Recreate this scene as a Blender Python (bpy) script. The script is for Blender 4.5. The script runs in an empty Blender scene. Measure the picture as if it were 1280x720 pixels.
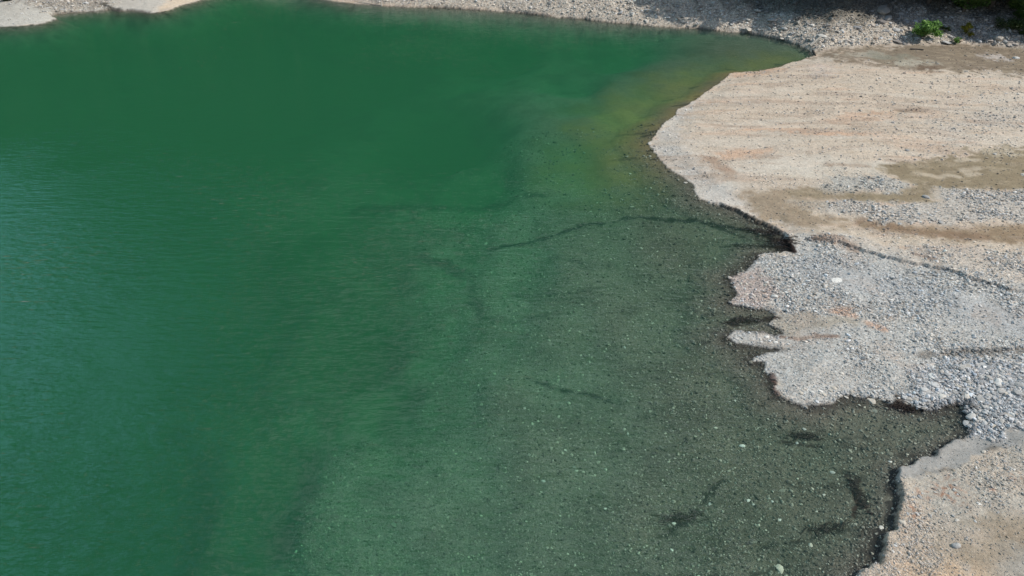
import bpy, bmesh, math, random
import numpy as np
from mathutils import Vector, Matrix, noise as mnoise

random.seed(7)
rng = np.random.default_rng(7)
R = math.radians
scene = bpy.context.scene
col = scene.collection

# ------------------------------------------------------------------ camera
CAMH, PITCH, FOC = 30.0, R(37.0), 853.0
cd = bpy.data.cameras.new('camera')
cam = bpy.data.objects.new('camera', cd)
col.objects.link(cam)
cam.location = (0, 0, CAMH)
cam.rotation_euler = (R(90) - PITCH, 0, 0)
cd.sensor_width = 36
cd.lens = 36 * FOC / 1280
cd.clip_start, cd.clip_end = 0.5, 5000
scene.camera = cam
CP, SP = math.cos(PITCH), math.sin(PITCH)

def ray(px, py):
    u, v = (px - 640) / FOC, -(py - 360) / FOC
    return Vector((u, CP + v * SP, -SP + v * CP))

def at(px, py, z=0.0):
    d = ray(px, py)
    t = (z - CAMH) / d.z
    return (d.x * t, d.y * t)

def W(pts, z=0.0):
    return [at(*p, z) for p in pts]

# ------------------------------------------------------------------ value noise (numpy)
def _hash(ix, iy, seed):
    n = (ix.astype(np.int64) * 374761393 + iy.astype(np.int64) * 668265263 + seed * 974634777) & 0x7fffffff
    n = ((n ^ (n >> 13)) * 1274126177) & 0x7fffffff
    n = n ^ (n >> 16)
    return (n & 0xffff).astype(np.float32) / 65535.0

def vnoise(x, y, seed=0):
    ix, iy = np.floor(x), np.floor(y)
    fx, fy = (x - ix).astype(np.float32), (y - iy).astype(np.float32)
    fx = fx * fx * (3 - 2 * fx); fy = fy * fy * (3 - 2 * fy)
    a, b = _hash(ix, iy, seed), _hash(ix + 1, iy, seed)
    c, d = _hash(ix, iy + 1, seed), _hash(ix + 1, iy + 1, seed)
    return (a + (b - a) * fx + (c - a) * fy + (a - b - c + d) * fx * fy) * 2 - 1

def fbm(x, y, seed=0, octv=4, gain=.5):
    s, a, t = 0, 1, 0
    for k in range(octv):
        s = s + a * vnoise(x * 2 ** k + 17.3 * k, y * 2 ** k - 9.1 * k, seed + k)
        t += a; a *= gain
    return s / t

def sstep(a, b, x):
    t = np.clip((x - a) / (b - a), 0, 1)
    return t * t * (3 - 2 * t)

# ------------------------------------------------------------------ terrain grid (rectilinear, finer at the near shore)
def axis(segs):
    out = []
    for a, b, s in segs:
        n = max(1, int(round((b - a) / s)))
        out += list(np.linspace(a, b, n, endpoint=False))
    out.append(segs[-1][1])
    return np.array(out)
xs = axis([(-700, -300, 40), (-300, -120, 6), (-120, -88, .8), (-88, -55, .3), (-55, -20, .3), (-20, 10, .2), (10, 42, .085), (42, 84, .18), (84, 110, .5), (110, 300, 8), (300, 700, 40)])
ys = axis([(-200, 0, 20), (0, 15, 1.5), (15, 46, .085), (46, 84, .15), (84, 134, .2), (134, 180, 1.5), (180, 330, 5), (330, 460, 8), (460, 900, 40)])
NX, NY = len(xs), len(ys)
X, Y = np.meshgrid(xs, ys)
X = X.astype(np.float32); Y = Y.astype(np.float32)

wx = X + .26 * fbm(X * .9, Y * .9, 11, 3) + .11 * fbm(X * 4, Y * 4, 12, 2)
wy = Y + .26 * fbm(X * .9, Y * .9, 21, 3) + .11 * fbm(X * 4, Y * 4, 22, 2)

def seg_dist(D, pts, closed, cap, ax=wx, ay=wy):
    n = len(pts)
    for i in range(n if closed else n - 1):
        (x0, y0), (x1, y1) = pts[i], pts[(i + 1) % n]
        i0, i1 = np.searchsorted(xs, [min(x0, x1) - cap - 1, max(x0, x1) + cap + 1])
        j0, j1 = np.searchsorted(ys, [min(y0, y1) - cap - 1, max(y0, y1) + cap + 1])
        if i0 >= i1 or j0 >= j1: continue
        px, py = ax[j0:j1, i0:i1] - x0, ay[j0:j1, i0:i1] - y0
        dx, dy = x1 - x0, y1 - y0
        L = dx * dx + dy * dy + 1e-9
        t = np.clip((px * dx + py * dy) / L, 0, 1)
        d = np.hypot(px - t * dx, py - t * dy)
        D[j0:j1, i0:i1] = np.minimum(D[j0:j1, i0:i1], d)
    return D

def poly_sd(pts, cap=10., ax=wx, ay=wy):
    """signed distance to a closed polygon, + inside, clamped to cap"""
    D = np.full(X.shape, cap, np.float32)
    seg_dist(D, pts, True, cap, ax, ay)
    I = np.zeros(X.shape, bool)
    n = len(pts)
    for i in range(n):
        (x0, y0), (x1, y1) = pts[i], pts[(i + 1) % n]
        j0, j1 = np.searchsorted(ys, [min(y0, y1) - 2, max(y0, y1) + 2])
        if j0 >= j1 or y0 == y1: continue
        yy, xx = ay[j0:j1], ax[j0:j1]
        c = ((y0 > yy) != (y1 > yy)) & (xx < (x1 - x0) * (yy - y0) / (y1 - y0) + x0)
        I[j0:j1] ^= c
    return np.where(I, D, -D)

def line_d(pts, cap=6.):
    D = np.full(X.shape, cap, np.float32)
    return seg_dist(D, W(pts), False, cap)

# ------------------------------------------------------------------ shoreline
shore_r = [(1067,721),(1077,715),(1092,709),(1103,687),(1108,670),(1118,662),(1118,647),(1125,627),(1125,607),(1122,587),
  (1137,582),(1157,575),(1173,562),(1190,552),(1208,543),(1213,527),(1205,510),(1192,506),(1180,511),(1163,513),(1147,511),(1140,512),(1120,507),
  (1093,497),(1075,496),(1057,494),(1044,500),(1030,505),(1007,508),(988,502),(970,493),(967,482),(963,473),(958,460),(955,452),(940,449),(942,444),(960,441),(977,436),
  (957,433),(940,433),(923,430),(911,421),(920,414),(945,415),(966,418),(979,415),(972,409),(960,404),(966,397),(968,392),(960,387),(944,386),(930,383),(912,377),
  (920,366),(917,358),(910,348),(923,342),(937,333),(944,324),(947,317),(967,316),(987,314),(984,303),(979,294),(967,287),(944,276),
  (921,264),(901,258),(888,253),(874,246),(864,229),(853,221),(842,216),(829,203),(817,191),(811,179),(819,168),(827,156),(844,144),(848,136),(872,124),(885,113),
  (905,99),(912,92),(925,90),(948,89),(975,83),(990,78),(1005,74),(1017,70)]
shore_f = [(1013,64),(1000,57),(985,52),(965,47),(950,44),(935,41),(910,40),(880,36),(850,35),(820,33),(790,30),(760,28),(730,24),(700,22),(660,17),(620,14),
  (560,10),(520,9),(480,7),(430,3),(400,-2)]
shore_l = [(262,-4),(240,3),(225,7),(212,12),(200,15),(190,16),(176,14),(160,13),(150,14),(140,12),(120,14),(105,15),(88,16),(70,18),(62,20),(69,24),(57,28),(48,30),(30,32),(0,33)]
water_poly = [(14,-190),(15,0),(16.5,12)] + W(shore_r) + W(shore_f) + [at(370,-14), at(290,-14)] + W(shore_l) + [(-100,104),(-130,98),(-295,90),(-295,-190)]
S = -poly_sd(water_poly, 14.)          # + on land
LAND = S > 0
d = np.abs(S)

# far bank foot as y(x)
foot = sorted([(-700,60.),(-300,90.),(-130,100.)] + W([(0,33),(57,28),(105,15),(190,16),(262,-4)]) + [at(290,-14), at(370,-14)] +
    W([(400,-2),(480,7),(620,14),(700,22),(760,28),(820,33),(880,37),(935,42),(965,48),(1000,57),(1018,66),(1060,64),(1100,62),(1160,60),(1220,61),(1280,68),(1340,76)]) + [(110,80.),(160,60.),(300,20.),(700,-50.)])
fxs = np.array([p[0] for p in foot]); fys = np.array([p[1] for p in foot])
FY = np.interp(xs, fxs, fys)[None, :].astype(np.float32)
_fd = seg_dist(np.full(X.shape, 45., np.float32), foot, False, 45.)
_k = sstep(28, 44, _fd)
bd = np.where(wy > FY, 1, -1) * (_fd * (1 - _k) + np.maximum(np.abs(wy - FY) * .9, _fd) * _k)    # distance beyond the foot of the far bank
left_side = sstep(-45, -60, X)               # the left silt fans are gentler
bank_slope = .42 * (1 - left_side) + .10 * left_side

# ------------------------------------------------------------------ water depth
dp = [(0,700,7),(150,600,7),(-300,400,8),(300,650,4.2),(320,560,4.4),(345,690,3.1),(385,640,2.3),(385,700,2.1),(440,560,2.6),(470,480,3.8),(450,700,1.9),(560,640,1.6),(560,560,1.9),(700,700,1.2),(700,560,1.15),
 (850,650,.8),(950,700,.6),(1050,680,.42),(1000,560,.5),(1100,540,.3),(900,480,.5),(800,400,.8),(700,400,1.25),(620,400,1.8),(540,400,2.8),(450,400,5),(640,320,1.9),(750,310,1.0),
 (850,300,.55),(560,300,2.8),(450,300,5),(700,210,1.7),(790,190,.7),(600,200,3.4),(780,110,.9),(860,95,.6),(950,66,.45),(720,90,2.4),(560,150,5.5),(300,100,7),(150,60,4),(450,60,6),(620,50,4),(760,55,2.6),(100,200,8),(250,350,8),
 (1000,720,.5),(640,480,1.4),(560,480,2.2),(870,170,.4),(800,130,.7),(740,150,1.0),(700,180,1.5),(720,120,1.5),(860,110,.5),(1085,640,.3),(700,900,1.0),(300,900,4.5)]
num = np.zeros(X.shape, np.float32); den = np.full(X.shape, 1e-9, np.float32)
lg = np.maximum(.25, np.hypot(X, Y - 0) / 40)
for (px, py, dep) in dp:
    x0, y0 = at(px, py)
    # measure with y compressed the way the lake narrows away from the near shore
    w_ = 1. / ((X - x0) ** 2 + ((Y - y0) * .8) ** 2 + 1.5) ** 1.8
    num += w_ * math.log(dep); den += w_
DEP = np.exp(num / den)
far_w = np.exp(-(np.clip(bd, -60, 0) / 9) ** 2)
DEP = np.minimum(DEP, .05 + .16 * d * (1 + 2.6 * far_w) + .012 * d * d)
DEP = np.where(d > 13.5, np.exp(num / den), DEP)
DEP = DEP * (1 + .18 * fbm(X * .22, Y * .22, 31, 4)) + .03 * np.minimum(1, DEP * 3) * fbm(X * 2.2, Y * 2.2, 33, 3)
DEP = np.maximum(DEP, .015)

# ------------------------------------------------------------------ heights
cut = np.exp(-(line_d([(1122,587),(1125,607),(1125,627),(1118,650),(1108,670),(1103,687),(1092,709),(1067,721),(1040,760)], 4) / .9) ** 2)
cut = np.maximum(cut, .75 * np.exp(-(line_d([(901,258),(921,264),(944,276),(967,287),(979,294),(987,306)], 4) / .8) ** 2))
cut = np.maximum(cut, .7 * np.exp(-(line_d([(1137,582),(1157,575),(1173,562),(1190,552)], 4) / .6) ** 2))
cut *= 1
gentle = sstep(0, 3.5, d)
H = .30 * (gentle * (1 - cut) + sstep(0, .13, d) * cut) + .015 * d + .02
H += .10 * fbm(X * .25, Y * .25, 41, 4) * sstep(0, 3, d) + .035 * fbm(X * 1.3, Y * 1.3, 42, 3) * sstep(0, .6, d)

def scarp(H, pts, hgt, wid, fade=3.):
    """a small step: ground on the far (+y) side of the line is raised, dying out with distance"""
    P = W(pts)
    D = seg_dist(np.full(X.shape, fade, np.float32), P, False, fade)
    lx = np.array([p[0] for p in P]); ly = np.array([p[1] for p in P])
    o = np.argsort(lx)
    up = wy > np.interp(wx, lx[o], ly[o])
    f = hgt * (1 - sstep(0, fade * .9, D))
    return H + np.where(up, f * sstep(0, wid, D), 0)

H = scarp(H, [(1015,303),(1050,310),(1075,319),(1098,326),(1130,335),(1170,345),(1200,353),(1240,366),(1290,377)], .22, .12)
H = scarp(H, [(1150,449),(1200,446),(1290,443)], .10, .1)
H = np.where(LAND, H, -DEP)
# silt channels sit a little lower, gravel bars a little higher
bars = [
 [(990,258),(1050,255),(1110,262),(1170,260),(1165,243),(1300,247),(1300,285),(1180,288),(1100,282),(1030,272)],
 [(1030,226),(1104,226),(1137,238),(1108,247),(1030,243)],
 [(1112,500),(1160,470),(1230,455),(1300,470),(1300,530),(1215,540),(1210,515),(1150,510)]]
for k, b in enumerate(bars):
    m = sstep(-.5, .8, poly_sd(W(b), 4.))
    H += np.where(LAND, (.14, .12, .16)[k] * m, 0)
# the far bank and the mountain behind it
B = np.clip(bd, 0, None)
bank = np.minimum(B, 17) * bank_slope + np.clip(B - 17, 0, 14) * .12
bank += (.35 * fbm(X * .35, Y * .35, 51, 4) + .16 * fbm(X * 1.3, Y * 1.3, 55, 3)) * sstep(0, 4, B) * (1 - .6 * left_side)
hill_s = .40 + .82 * sstep(-235, -120, X) - .9 * sstep(60, 260, X)
hill = np.clip(B - 26, 0, 340) * hill_s * (1 + .10 * fbm(X * .012, Y * .012, 52, 3))
far = LAND & (bd > 0)
H = np.where(far, H * np.exp(-B * .5) + .2 + bank + hill - .2 * np.exp(-B), H)
# distant bare shelf falls off the camera's side of the beach
H = H.astype(np.float32)

def ground_z(x, y):
    i = min(max(int(np.searchsorted(xs, x)) - 1, 0), NX - 2)
    j = min(max(int(np.searchsorted(ys, y)) - 1, 0), NY - 2)
    fx = (x - xs[i]) / (xs[i + 1] - xs[i]); fy = (y - ys[j]) / (ys[j + 1] - ys[j])
    a, b, c, e = H[j, i], H[j, i + 1], H[j + 1, i], H[j + 1, i + 1]
    return float(a * (1 - fx) * (1 - fy) + b * fx * (1 - fy) + c * (1 - fx) * fy + e * fx * fy)

def on_ground(px, py):
    dr = ray(px, py); t = 18.
    while t < 400:
        p = Vector((0, 0, CAMH)) + dr * t
        if p.z <= ground_z(p.x, p.y): break
        t += .08 + t * .0006
    return p.x, p.y, ground_z(p.x, p.y)

# ------------------------------------------------------------------ ground colours (base colour of each kind of ground)
def lin(c):
    c = np.array(c, float) / 255
    return np.where(c <= .04045, c / 12.92, ((c + .055) / 1.055) ** 2.4)
EXPO = 1.15
def alb(c): return (lin(c) / EXPO * np.array([1.02, 1., .965])).astype(np.float32)
C = np.empty(X.shape + (3,), np.float32); C[:] = alb((197, 185, 170))
G = np.full(X.shape, .34, np.float32)       # how coarse the gravel is
def blend(m, c, g=None):
    global C, G
    m = m[..., None]
    C = C * (1 - m) + alb(c) * m
    if g is not None: G = G * (1 - m[..., 0]) + g * m[..., 0]
N5 = fbm(X * 4.5, Y * 4.5, 65, 3)
N1 = fbm(X * .5, Y * .5, 61, 4); N2 = fbm(X * 1.7, Y * 1.7, 62, 4); N3 = fbm(X * .12, Y * .35, 63, 4)
N4 = fbm(X * .25, Y * 1.6, 64, 4)         # streaks along the shore-parallel wash lines
def area(pts, c, g=None, soft=.4, ragged=.6, amt=1., land=True, nz=None):
    sd = poly_sd(W(pts), 6.)
    so = soft * (1.7 if soft > .2 else 1.)
    m = sstep(-so, so, sd + (ragged * 1.35 * N2 + ragged * 1.1 * N1 + .35 * min(ragged, 1) * N5) * np.where(Y > 60, 1.6, 1)) * amt
    if land is True: m = m * LAND
    elif land is False: m = m * (~LAND)
    blend(m, c, g); return m
def streak(pts, c, w, amt=1., land=True, soft=.6, g=None, brk=.6):
    D = line_d(pts, 8.)
    m = (1 - sstep(w * (1 - soft), w * (1 + soft), D + w * brk * N2)) * amt
    if land is True: m = m * LAND
    elif land is False: m = m * (~LAND)
    blend(m, c, g); return m

# main beach variation
blend(sstep(.0, .5, N3) * .45 * LAND, (186, 178, 168))
blend(sstep(.05, .45, N4) * .30 * LAND, (203, 184, 162))
blend(sstep(.1, .5, fbm(X * .18, Y * .9, 66, 4)) * .45 * LAND, (201, 172, 150))
area([(846,136),(870,128),(850,160),(850,180),(870,205),(900,230),(960,262),(1000,290),(944,276),(874,247),(811,185)], (196,194,190), .45, .8, .6, .8)
area([(900,215),(960,205),(1040,208),(1100,212),(1090,222),(1030,226),(960,228),(910,232)], (203,198,188), .25, 1.2, 1.0, .8)
for pts, w, a in [([(872,160),(950,166),(1030,171),(1100,173)], .35, .8), ([(990,172),(1080,174)], .3, .7), ([(1040,156),(1090,151),(1105,150)], .7, .7), ([(905,200),(930,196),(952,193)], .6, .8),
                 ([(1060,150),(1140,143),(1200,137)], .3, .5), ([(925,93),(945,91),(975,88)], .8, .8), ([(1130,185),(1160,190),(1185,198)], 1.2, .4), ([(870,130),(930,128),(1000,132)], .5, .35)]:
    streak(pts, (196,164,140), w * 1.3, a * .75, brk=1.6)
streak([(885,203),(898,212),(912,222)], (150,120,98), .7, .75)
streak([(868,158),(900,162),(940,164)], (160,140,120), .25, .5)
streak([(1008,99),(1036,100)], (140,128,118), .5, .7)
streak([(1122,144),(1150,143)], (125,112,98), .6, .8)
streak([(1150,143),(1210,140)], (150,140,128), .25, .6)
streak([(1030,212),(1080,214)], (155,135,118), .35, .6)
area([(1010,88),(1030,86),(1032,100),(1010,98)], (190,182,178), .3, 1., 1., .7)
area([(1150,160),(1300,130),(1300,165),(1190,175)], (178,176,172), .9, 2., 2., .5)
Yw = Y + .10 * X + 2.6 * fbm(X * .05, Y * .05, 74, 3)
blend(sstep(.05, .4, fbm(X * .09, Yw * .8, 67, 4)) * .5 * LAND * (Y > 46), (184,170,156), .6)
blend(sstep(.1, .4, fbm(X * .08 + 3, Yw * .6, 68, 4)) * .5 * LAND * (Y > 46), (204,196,184), .25)
blend(sstep(.2, .45, fbm(X * .16, Yw * 1.3, 69, 4)) * .55 * LAND * (Y > 46), (170,154,140), .45)
# mud plain at the foot of the far bank
area([(1010,73),(1020,66),(1060,64),(1100,62),(1160,60),(1220,61),(1290,67),(1330,80),(1300,98),(1262,96),(1240,97),(1180,94),(1150,94),(1120,91),(1095,85),(1060,79),(1040,77),(1018,74)], (132,120,105), .15, .8, 1.2)
blend(sstep(.0, .4, N1) * .35 * sstep(-1, 1, poly_sd(W([(1020,66),(1100,62),(1290,67),(1300,96),(1120,90)]), 4.)) * LAND, (148,136,118))
area([(1046,72),(1070,69),(1108,71),(1100,75),(1060,74)], (172,165,152), .3, .4, .8)
area([(1118,83),(1135,80),(1152,82),(1172,86),(1140,87),(1122,87)], (172,166,152), .3, .4, .8)
area([(1226,76),(1240,73),(1250,77),(1238,80)], (185,178,172), .5, .4, .8)
area([(1150,88),(1172,88),(1165,93),(1145,92)], (118,102,88), .2, .4, .8)
area([(1090,72),(1130,74),(1120,78),(1092,77)], (132,134,122), .2, .6, .8, .7)
# brown silt and gravel bars
area([(915,246),(960,238),(1005,242),(1010,256),(990,262),(1040,275),(1100,285),(1180,292),(1300,286),(1300,313),(1200,306),(1140,301),(1060,293),(1000,288),(950,276)], (160,145,126), .2, .5, .8)
area([(1020,272),(1100,285),(1180,292),(1300,286),(1300,312),(1200,305),(1100,297)], (146,128,106), .2, .5, .9)
streak([(1075,283),(1115,290),(1160,300),(1230,303)], (132,108,88), .5, .6)
area([(1096,218),(1140,207),(1190,201),(1215,195),(1241,191),(1300,187),(1300,247),(1163,243),(1171,261),(1104,260),(1040,256),(1000,252),(985,246),(1030,243),(1108,247),(1137,238),(1104,226)], (142,130,108), .15, .35, .7)
area([(1225,194),(1262,192),(1255,200),(1235,201)], (178,168,150), .5, .4, .8)
for pts in ([(1147,224),(1170,227),(1192,226)], [(1200,219),(1222,217)], [(1195,208),(1218,205)], [(1208,225),(1222,224)]):
    streak(pts, (188,176,158), .35, .8)
area(bars[0], (186,181,174), .85, .35, .7)
area(bars[1], (180,178,172), .85, .35, .6)
area([(985,252),(1050,246),(1030,268),(990,275)], (158,144,124), .2, .6, .8, .6)
# grey gravel lobe
lobe = [(905,340),(940,315),(985,314),(980,296),(1010,297),(1060,304),(1140,318),(1300,324),(1300,548),(1215,548),(1190,560),(1150,520),(1000,515),(950,480),(900,440),(900,345)]
area(lobe, (183,183,180), .85, .5, .8)
area([(1010,299),(1060,304),(1140,318),(1300,324),(1300,372),(1200,350),(1098,323),(1050,308)], (194,185,174), .7, .5, .8, .8)
area([(1000,320),(1080,335),(1180,365),(1300,400),(1300,440),(1180,400),(1060,370),(985,345)], (174,178,181), .6, .9, .9, .7)
area([(912,343),(945,338),(968,350),(972,372),(945,384),(912,376)], (182,170,164), 1.1, .3, .5)
area([(955,402),(975,395),(1040,400),(1080,408),(1040,414),(985,417)], (150,138,118), .3, .3, .5, .55)
streak([(975,420),(1010,425),(1045,427)], (128,98,80), .22, .7)
streak([(1018,302),(1048,305),(1068,318)], (140,118,104), .45, .7)
for pts in ([(1050,397),(1065,400)], [(1040,392),(1060,393)], [(1085,410),(1100,418)]): streak(pts, (192,160,138), .3, .7)
streak([(1150,450),(1205,447),(1300,444)], (120,116,110), .3, .7)
streak([(1140,325),(1160,330)], (126,104,92), .3, .6)
blend(sstep(.15, .5, N1) * .35 * LAND * (Y < 46), (182,168,156))
# near right ground
near = [(1060,760),(1067,721),(1092,709),(1118,662),(1125,627),(1122,598),(1180,585),(1230,565),(1300,548),(1340,700),(1340,800)]
area(near, (181,170,157), .55, .3, .5)
area([(1125,600),(1200,590),(1290,560),(1290,650),(1230,660),(1200,665),(1150,640)], (178,176,168), .5, .6, .9, .6)
area([(1168,700),(1196,682),(1225,663),(1260,655),(1330,645),(1330,760),(1250,722),(1200,716)], (150,136,116), .25, .6, .9, .7)
area([(1130,712),(1170,700),(1200,712),(1240,725),(1200,760),(1120,760)], (196,172,146), .3, .5, .6, .8)
area([(1255,697),(1300,690),(1300,740),(1250,730)], (168,166,160), .2, .5, .5, .8)
for cx, cy, r in [(1175,612,1.),(1190,622,.9),(1185,600,.6),(1158,620,.5),(1140,642,.5),(1236,618,.4),(1265,600,.5)]:
    x0, y0 = at(cx, cy); D = np.hypot(wx - x0, wy - y0)
    blend((1 - sstep(r * .2, r, D + r * .5 * N2)) * .6 * sstep(-.1, .25, fbm(X * 6, Y * 6, 71, 2)) * LAND, (160,112,84))
area([(1122,589),(1137,583),(1157,576),(1173,563),(1190,553),(1215,548),(1245,541),(1300,536),(1300,552),(1262,560),(1232,568),(1182,585),(1150,594),(1124,599)], (156,156,154), .2, .15, .25)
streak([(1226,564),(1250,556),(1262,554)], (92,92,90), .22, .8)  # this and the next: shadow on the tongue's south edge, painted dark
streak([(1132,598),(1160,593),(1195,583)], (110,106,100), .12, .7)
# silt is mottled, damp in the hollows, with drifts of pebbles
silt = (1 - sstep(.12, .3, G)) * LAND
blend(silt * sstep(-.05, .35, N2) * .30, (116,104,86))
blend(silt * sstep(.1, .4, fbm(X * .8, Y * 2.4, 73, 4)) * .5, (170,158,138), .5)
area([(1122,589),(1137,583),(1157,576),(1173,563),(1190,553),(1215,548),(1245,541),(1300,536),(1300,552),(1262,560),(1232,568),(1182,585),(1150,594),(1124,599)], (156,156,154), .2, .15, .25, .85)
area([(1125,495),(1160,462),(1230,450),(1300,462),(1300,535),(1222,543),(1216,515),(1150,508)], (180,182,184), 1.6, .5, 1.2)
# far bank: rock rubble, greyer and mossier higher up
farm = (sstep(0, .8, bd + .3 * N2) * LAND * (1 - left_side))
blend(farm, (200,193,182), 1.3)
blend(farm * sstep(-2, 2.5, bd + 3 * N1 - 12 + 7.5 * sstep(8, 34, X) - 1.5 * sstep(44, 60, X)) * .9, (112,110,102), 1.3)
blend(farm * sstep(.1, .5, fbm(X * .3, Y * .3, 72, 4)) * sstep(8, 12, bd) * .6, (84,88,66), 1.0)
blend(farm * sstep(13, 18, bd + 2 * N1), (66,66,46), .6)
blend(sstep(24, 27, bd) * LAND, (64,78,40), .3)
# left silt fans
lf = LAND * left_side * sstep(0, 1, bd + 1)
blend(lf, (188,187,181), .3)
area([(18,-3),(60,-14),(230,-14),(196,4),(160,10),(140,12),(105,15),(62,20),(30,8)], (172,168,160), 1.3, .6, 1.2)
area([(150,13),(200,14),(225,6),(262,-4),(262,-14),(160,-6),(135,4)], (191,188,181), .15, .5, .6)
area([(200,14),(214,4),(262,-12),(262,-4),(225,7)], (200,187,170), .15, .4, .4)
streak([(8,0),(20,2)], (60,58,48), .9, .9)
streak([(131,9),(137,12),(150,14),(176,15)], (70,68,62), .45, .8)
# wet rim
wet = LAND * (1 - sstep(.02, .12 + .5 * np.clip(N1 + .3, 0, 1), S + .16 * N2)) * .8
C *= (1 - .55 * (wet * (Y < 44))[..., None])
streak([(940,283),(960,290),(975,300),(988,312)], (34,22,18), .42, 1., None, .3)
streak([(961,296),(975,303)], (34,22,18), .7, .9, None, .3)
streak([(901,258),(921,264),(944,276),(967,288),(978,295)], (40,36,32), .16, .9, None, .4)  # shadow of the low beach ledge put into the colour
streak([(962,394),(970,397)], (40,24,18), .3, .9, None, .4)
streak([(966,470),(964,480),(972,492)], (72,42,34), .18, .8, None, .4)
streak([(1118,508),(1130,513),(1145,516)], (52,44,28), .3, .9, None, .5)
streak([(1120,496),(1124,503)], (70,54,40), .25, .8, None, .5)
streak([(1214,512),(1208,505)], (50,50,48), .3, .7, None, .5)

# ---- lake bed
UW = ~LAND
bedc = np.zeros_like(C); bedc[:] = np.array([.120, .108, .085])
def bb(m, c):
    global bedc
    m = (m * UW)[..., None]; bedc = bedc * (1 - m) + np.array(c, np.float32) * m
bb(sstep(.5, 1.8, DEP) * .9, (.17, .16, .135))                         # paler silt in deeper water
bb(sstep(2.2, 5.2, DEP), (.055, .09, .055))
bb(sstep(-.2, .5, N1) * .5 * sstep(.1, .7, DEP), (.048, .046, .036))
ol = sstep(-6, 5, poly_sd(W([(690,210),(740,120),(800,98),(880,82),(960,70),(1000,68),(900,96),(850,130),(812,160),(790,215),(760,230)]), 9.) + 3 * N1)
bb(ol * .95, (.19, .145, .055))
bb(ol * sstep(.1, .5, fbm(X * .15, Y * .3, 81, 4)) * .5, (.27, .21, .07))
def weed(pts, w, amt, c=(.010, .010, .008), brk=.9, solid=False):  # dark bed streaks: weed and debris, and the painted bank shadow
    D = line_d(pts, 6.)
    w = w * .8
    m = (1 - sstep(w * .3, w * 1.2, D + w * brk * N2 + w * .8 * N5)) * amt * (1 if solid or w < .24 or Y is None else sstep(-.7, -.2, N1 + .5 * N5))
    bb(m, c)
    global BW
    BW = np.maximum(BW, m * UW)
BW = np.zeros(X.shape, np.float32)
weed([(610,284),(640,284),(690,277),(730,268),(765,265),(800,261),(835,268),(870,268),(900,276),(930,284),(962,292)], .38, 1.)
weed([(800,262),(870,268),(930,290)], .25, .8)
weed([(530,288),(560,297),(590,314)], .9, .9)
weed([(590,312),(588,340),(600,362)], .7, .7)
weed([(440,222),(560,224),(680,225)], .9, .8, (.02,.03,.02))
weed([(500,252),(560,262),(640,258)], .7, .4, (.02,.03,.02))
weed([(690,303),(730,315)], .4, .6)
weed([(660,453),(690,464),(730,475),(775,490)], .26, .9)
weed([(600,370),(650,380),(700,372)], .5, .5)
weed([(900,592),(880,618),(862,640)], .2, .8)
weed([(822,660),(845,650),(872,643)], .28, .9)
weed([(1076,596),(1072,618),(1070,640)], .26, .95, (.028,.012,.008))
weed([(950,676),(1010,668),(1060,655)], .16, .8)
weed([(800,705),(860,712),(930,712),(985,700)], .22, .7)
weed([(985,545),(1005,547),(1024,550)], .2, .95, (.018,.010,.008))
weed([(1050,542),(1090,547)], .12, .6)
weed([(990,598),(1005,606)], .14, .8)
weed([(908,404),(925,402),(965,396)], .4, .95, (.016,.009,.007))
weed([(905,300),(955,308),(975,306)], .22, .9)
weed([(925,290),(960,298)], .3, .7, (.016,.008,.006))
weed([(962,395),(935,398)], .2, .7, (.02,.01,.008))
weed([(860,462),(905,460)], .12, .7)
weed([(840,365),(900,368),(930,362)], .15, .5)
weed([(640,345),(720,350),(760,346)], .4, .4)
weed([(1015,655),(1040,690),(1030,712)], .12, .5)
rimw = np.clip(.6 + 1.5 * fbm(X * .35, Y * .35, 85, 3), .1, 2.0)
bb((1 - sstep(.3, 1., (d + .15 * N2) / rimw)) * .75 * (Y < 50), (.030, .024, .018))
bb(sstep(.28, .5, fbm(X * .5, Y * 1.1, 86, 4)) * .7 * (1 - sstep(1, 6, d)), (.022, .018, .013))
weed([(925,300),(955,304),(988,311)], .85, 1., (.012,.006,.004), .7, True)
weed([(935,284),(958,292),(985,302)], .5, 1., (.012,.006,.004), .7, True)
weed([(1180,512),(1205,516),(1210,530),(1200,545),(1170,560)], .22, .9, (.012,.012,.010), .7, True)  # dark line on the bed around the inlet head
weed([(1095,500),(1125,512),(1150,517)], .22, .8, (.02,.016,.008), 1., True)
weed([(1113,585),(1117,607),(1117,627),(1110,650),(1098,672),(1088,700)], .30, .8, (.012,.011,.010), .6, True)  # shadow of the undercut bank painted onto the bed
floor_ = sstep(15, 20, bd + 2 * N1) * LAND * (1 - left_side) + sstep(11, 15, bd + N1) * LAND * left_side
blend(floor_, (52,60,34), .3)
blend(sstep(9, 13, bd + 2 * N1) * sstep(18, 34, X) * LAND * .85, (58,56,44), .9)  # soil under the trees, darkened further to deepen their shade
G = G * np.where(LAND & (Y < 60), np.clip(1 + 1.2 * fbm(X * .4, Y * .4, 87, 3), .72, 1.5), 1)
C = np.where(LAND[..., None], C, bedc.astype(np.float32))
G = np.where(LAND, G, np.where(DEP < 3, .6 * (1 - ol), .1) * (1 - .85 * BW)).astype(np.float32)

# ------------------------------------------------------------------ helpers
def tag(o, label=None, cat=None, group=None, kind=None):
    if label: o['label'] = label
    if cat: o['category'] = cat
    if group: o['group'] = group
    if kind: o['kind'] = kind
    return o

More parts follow.
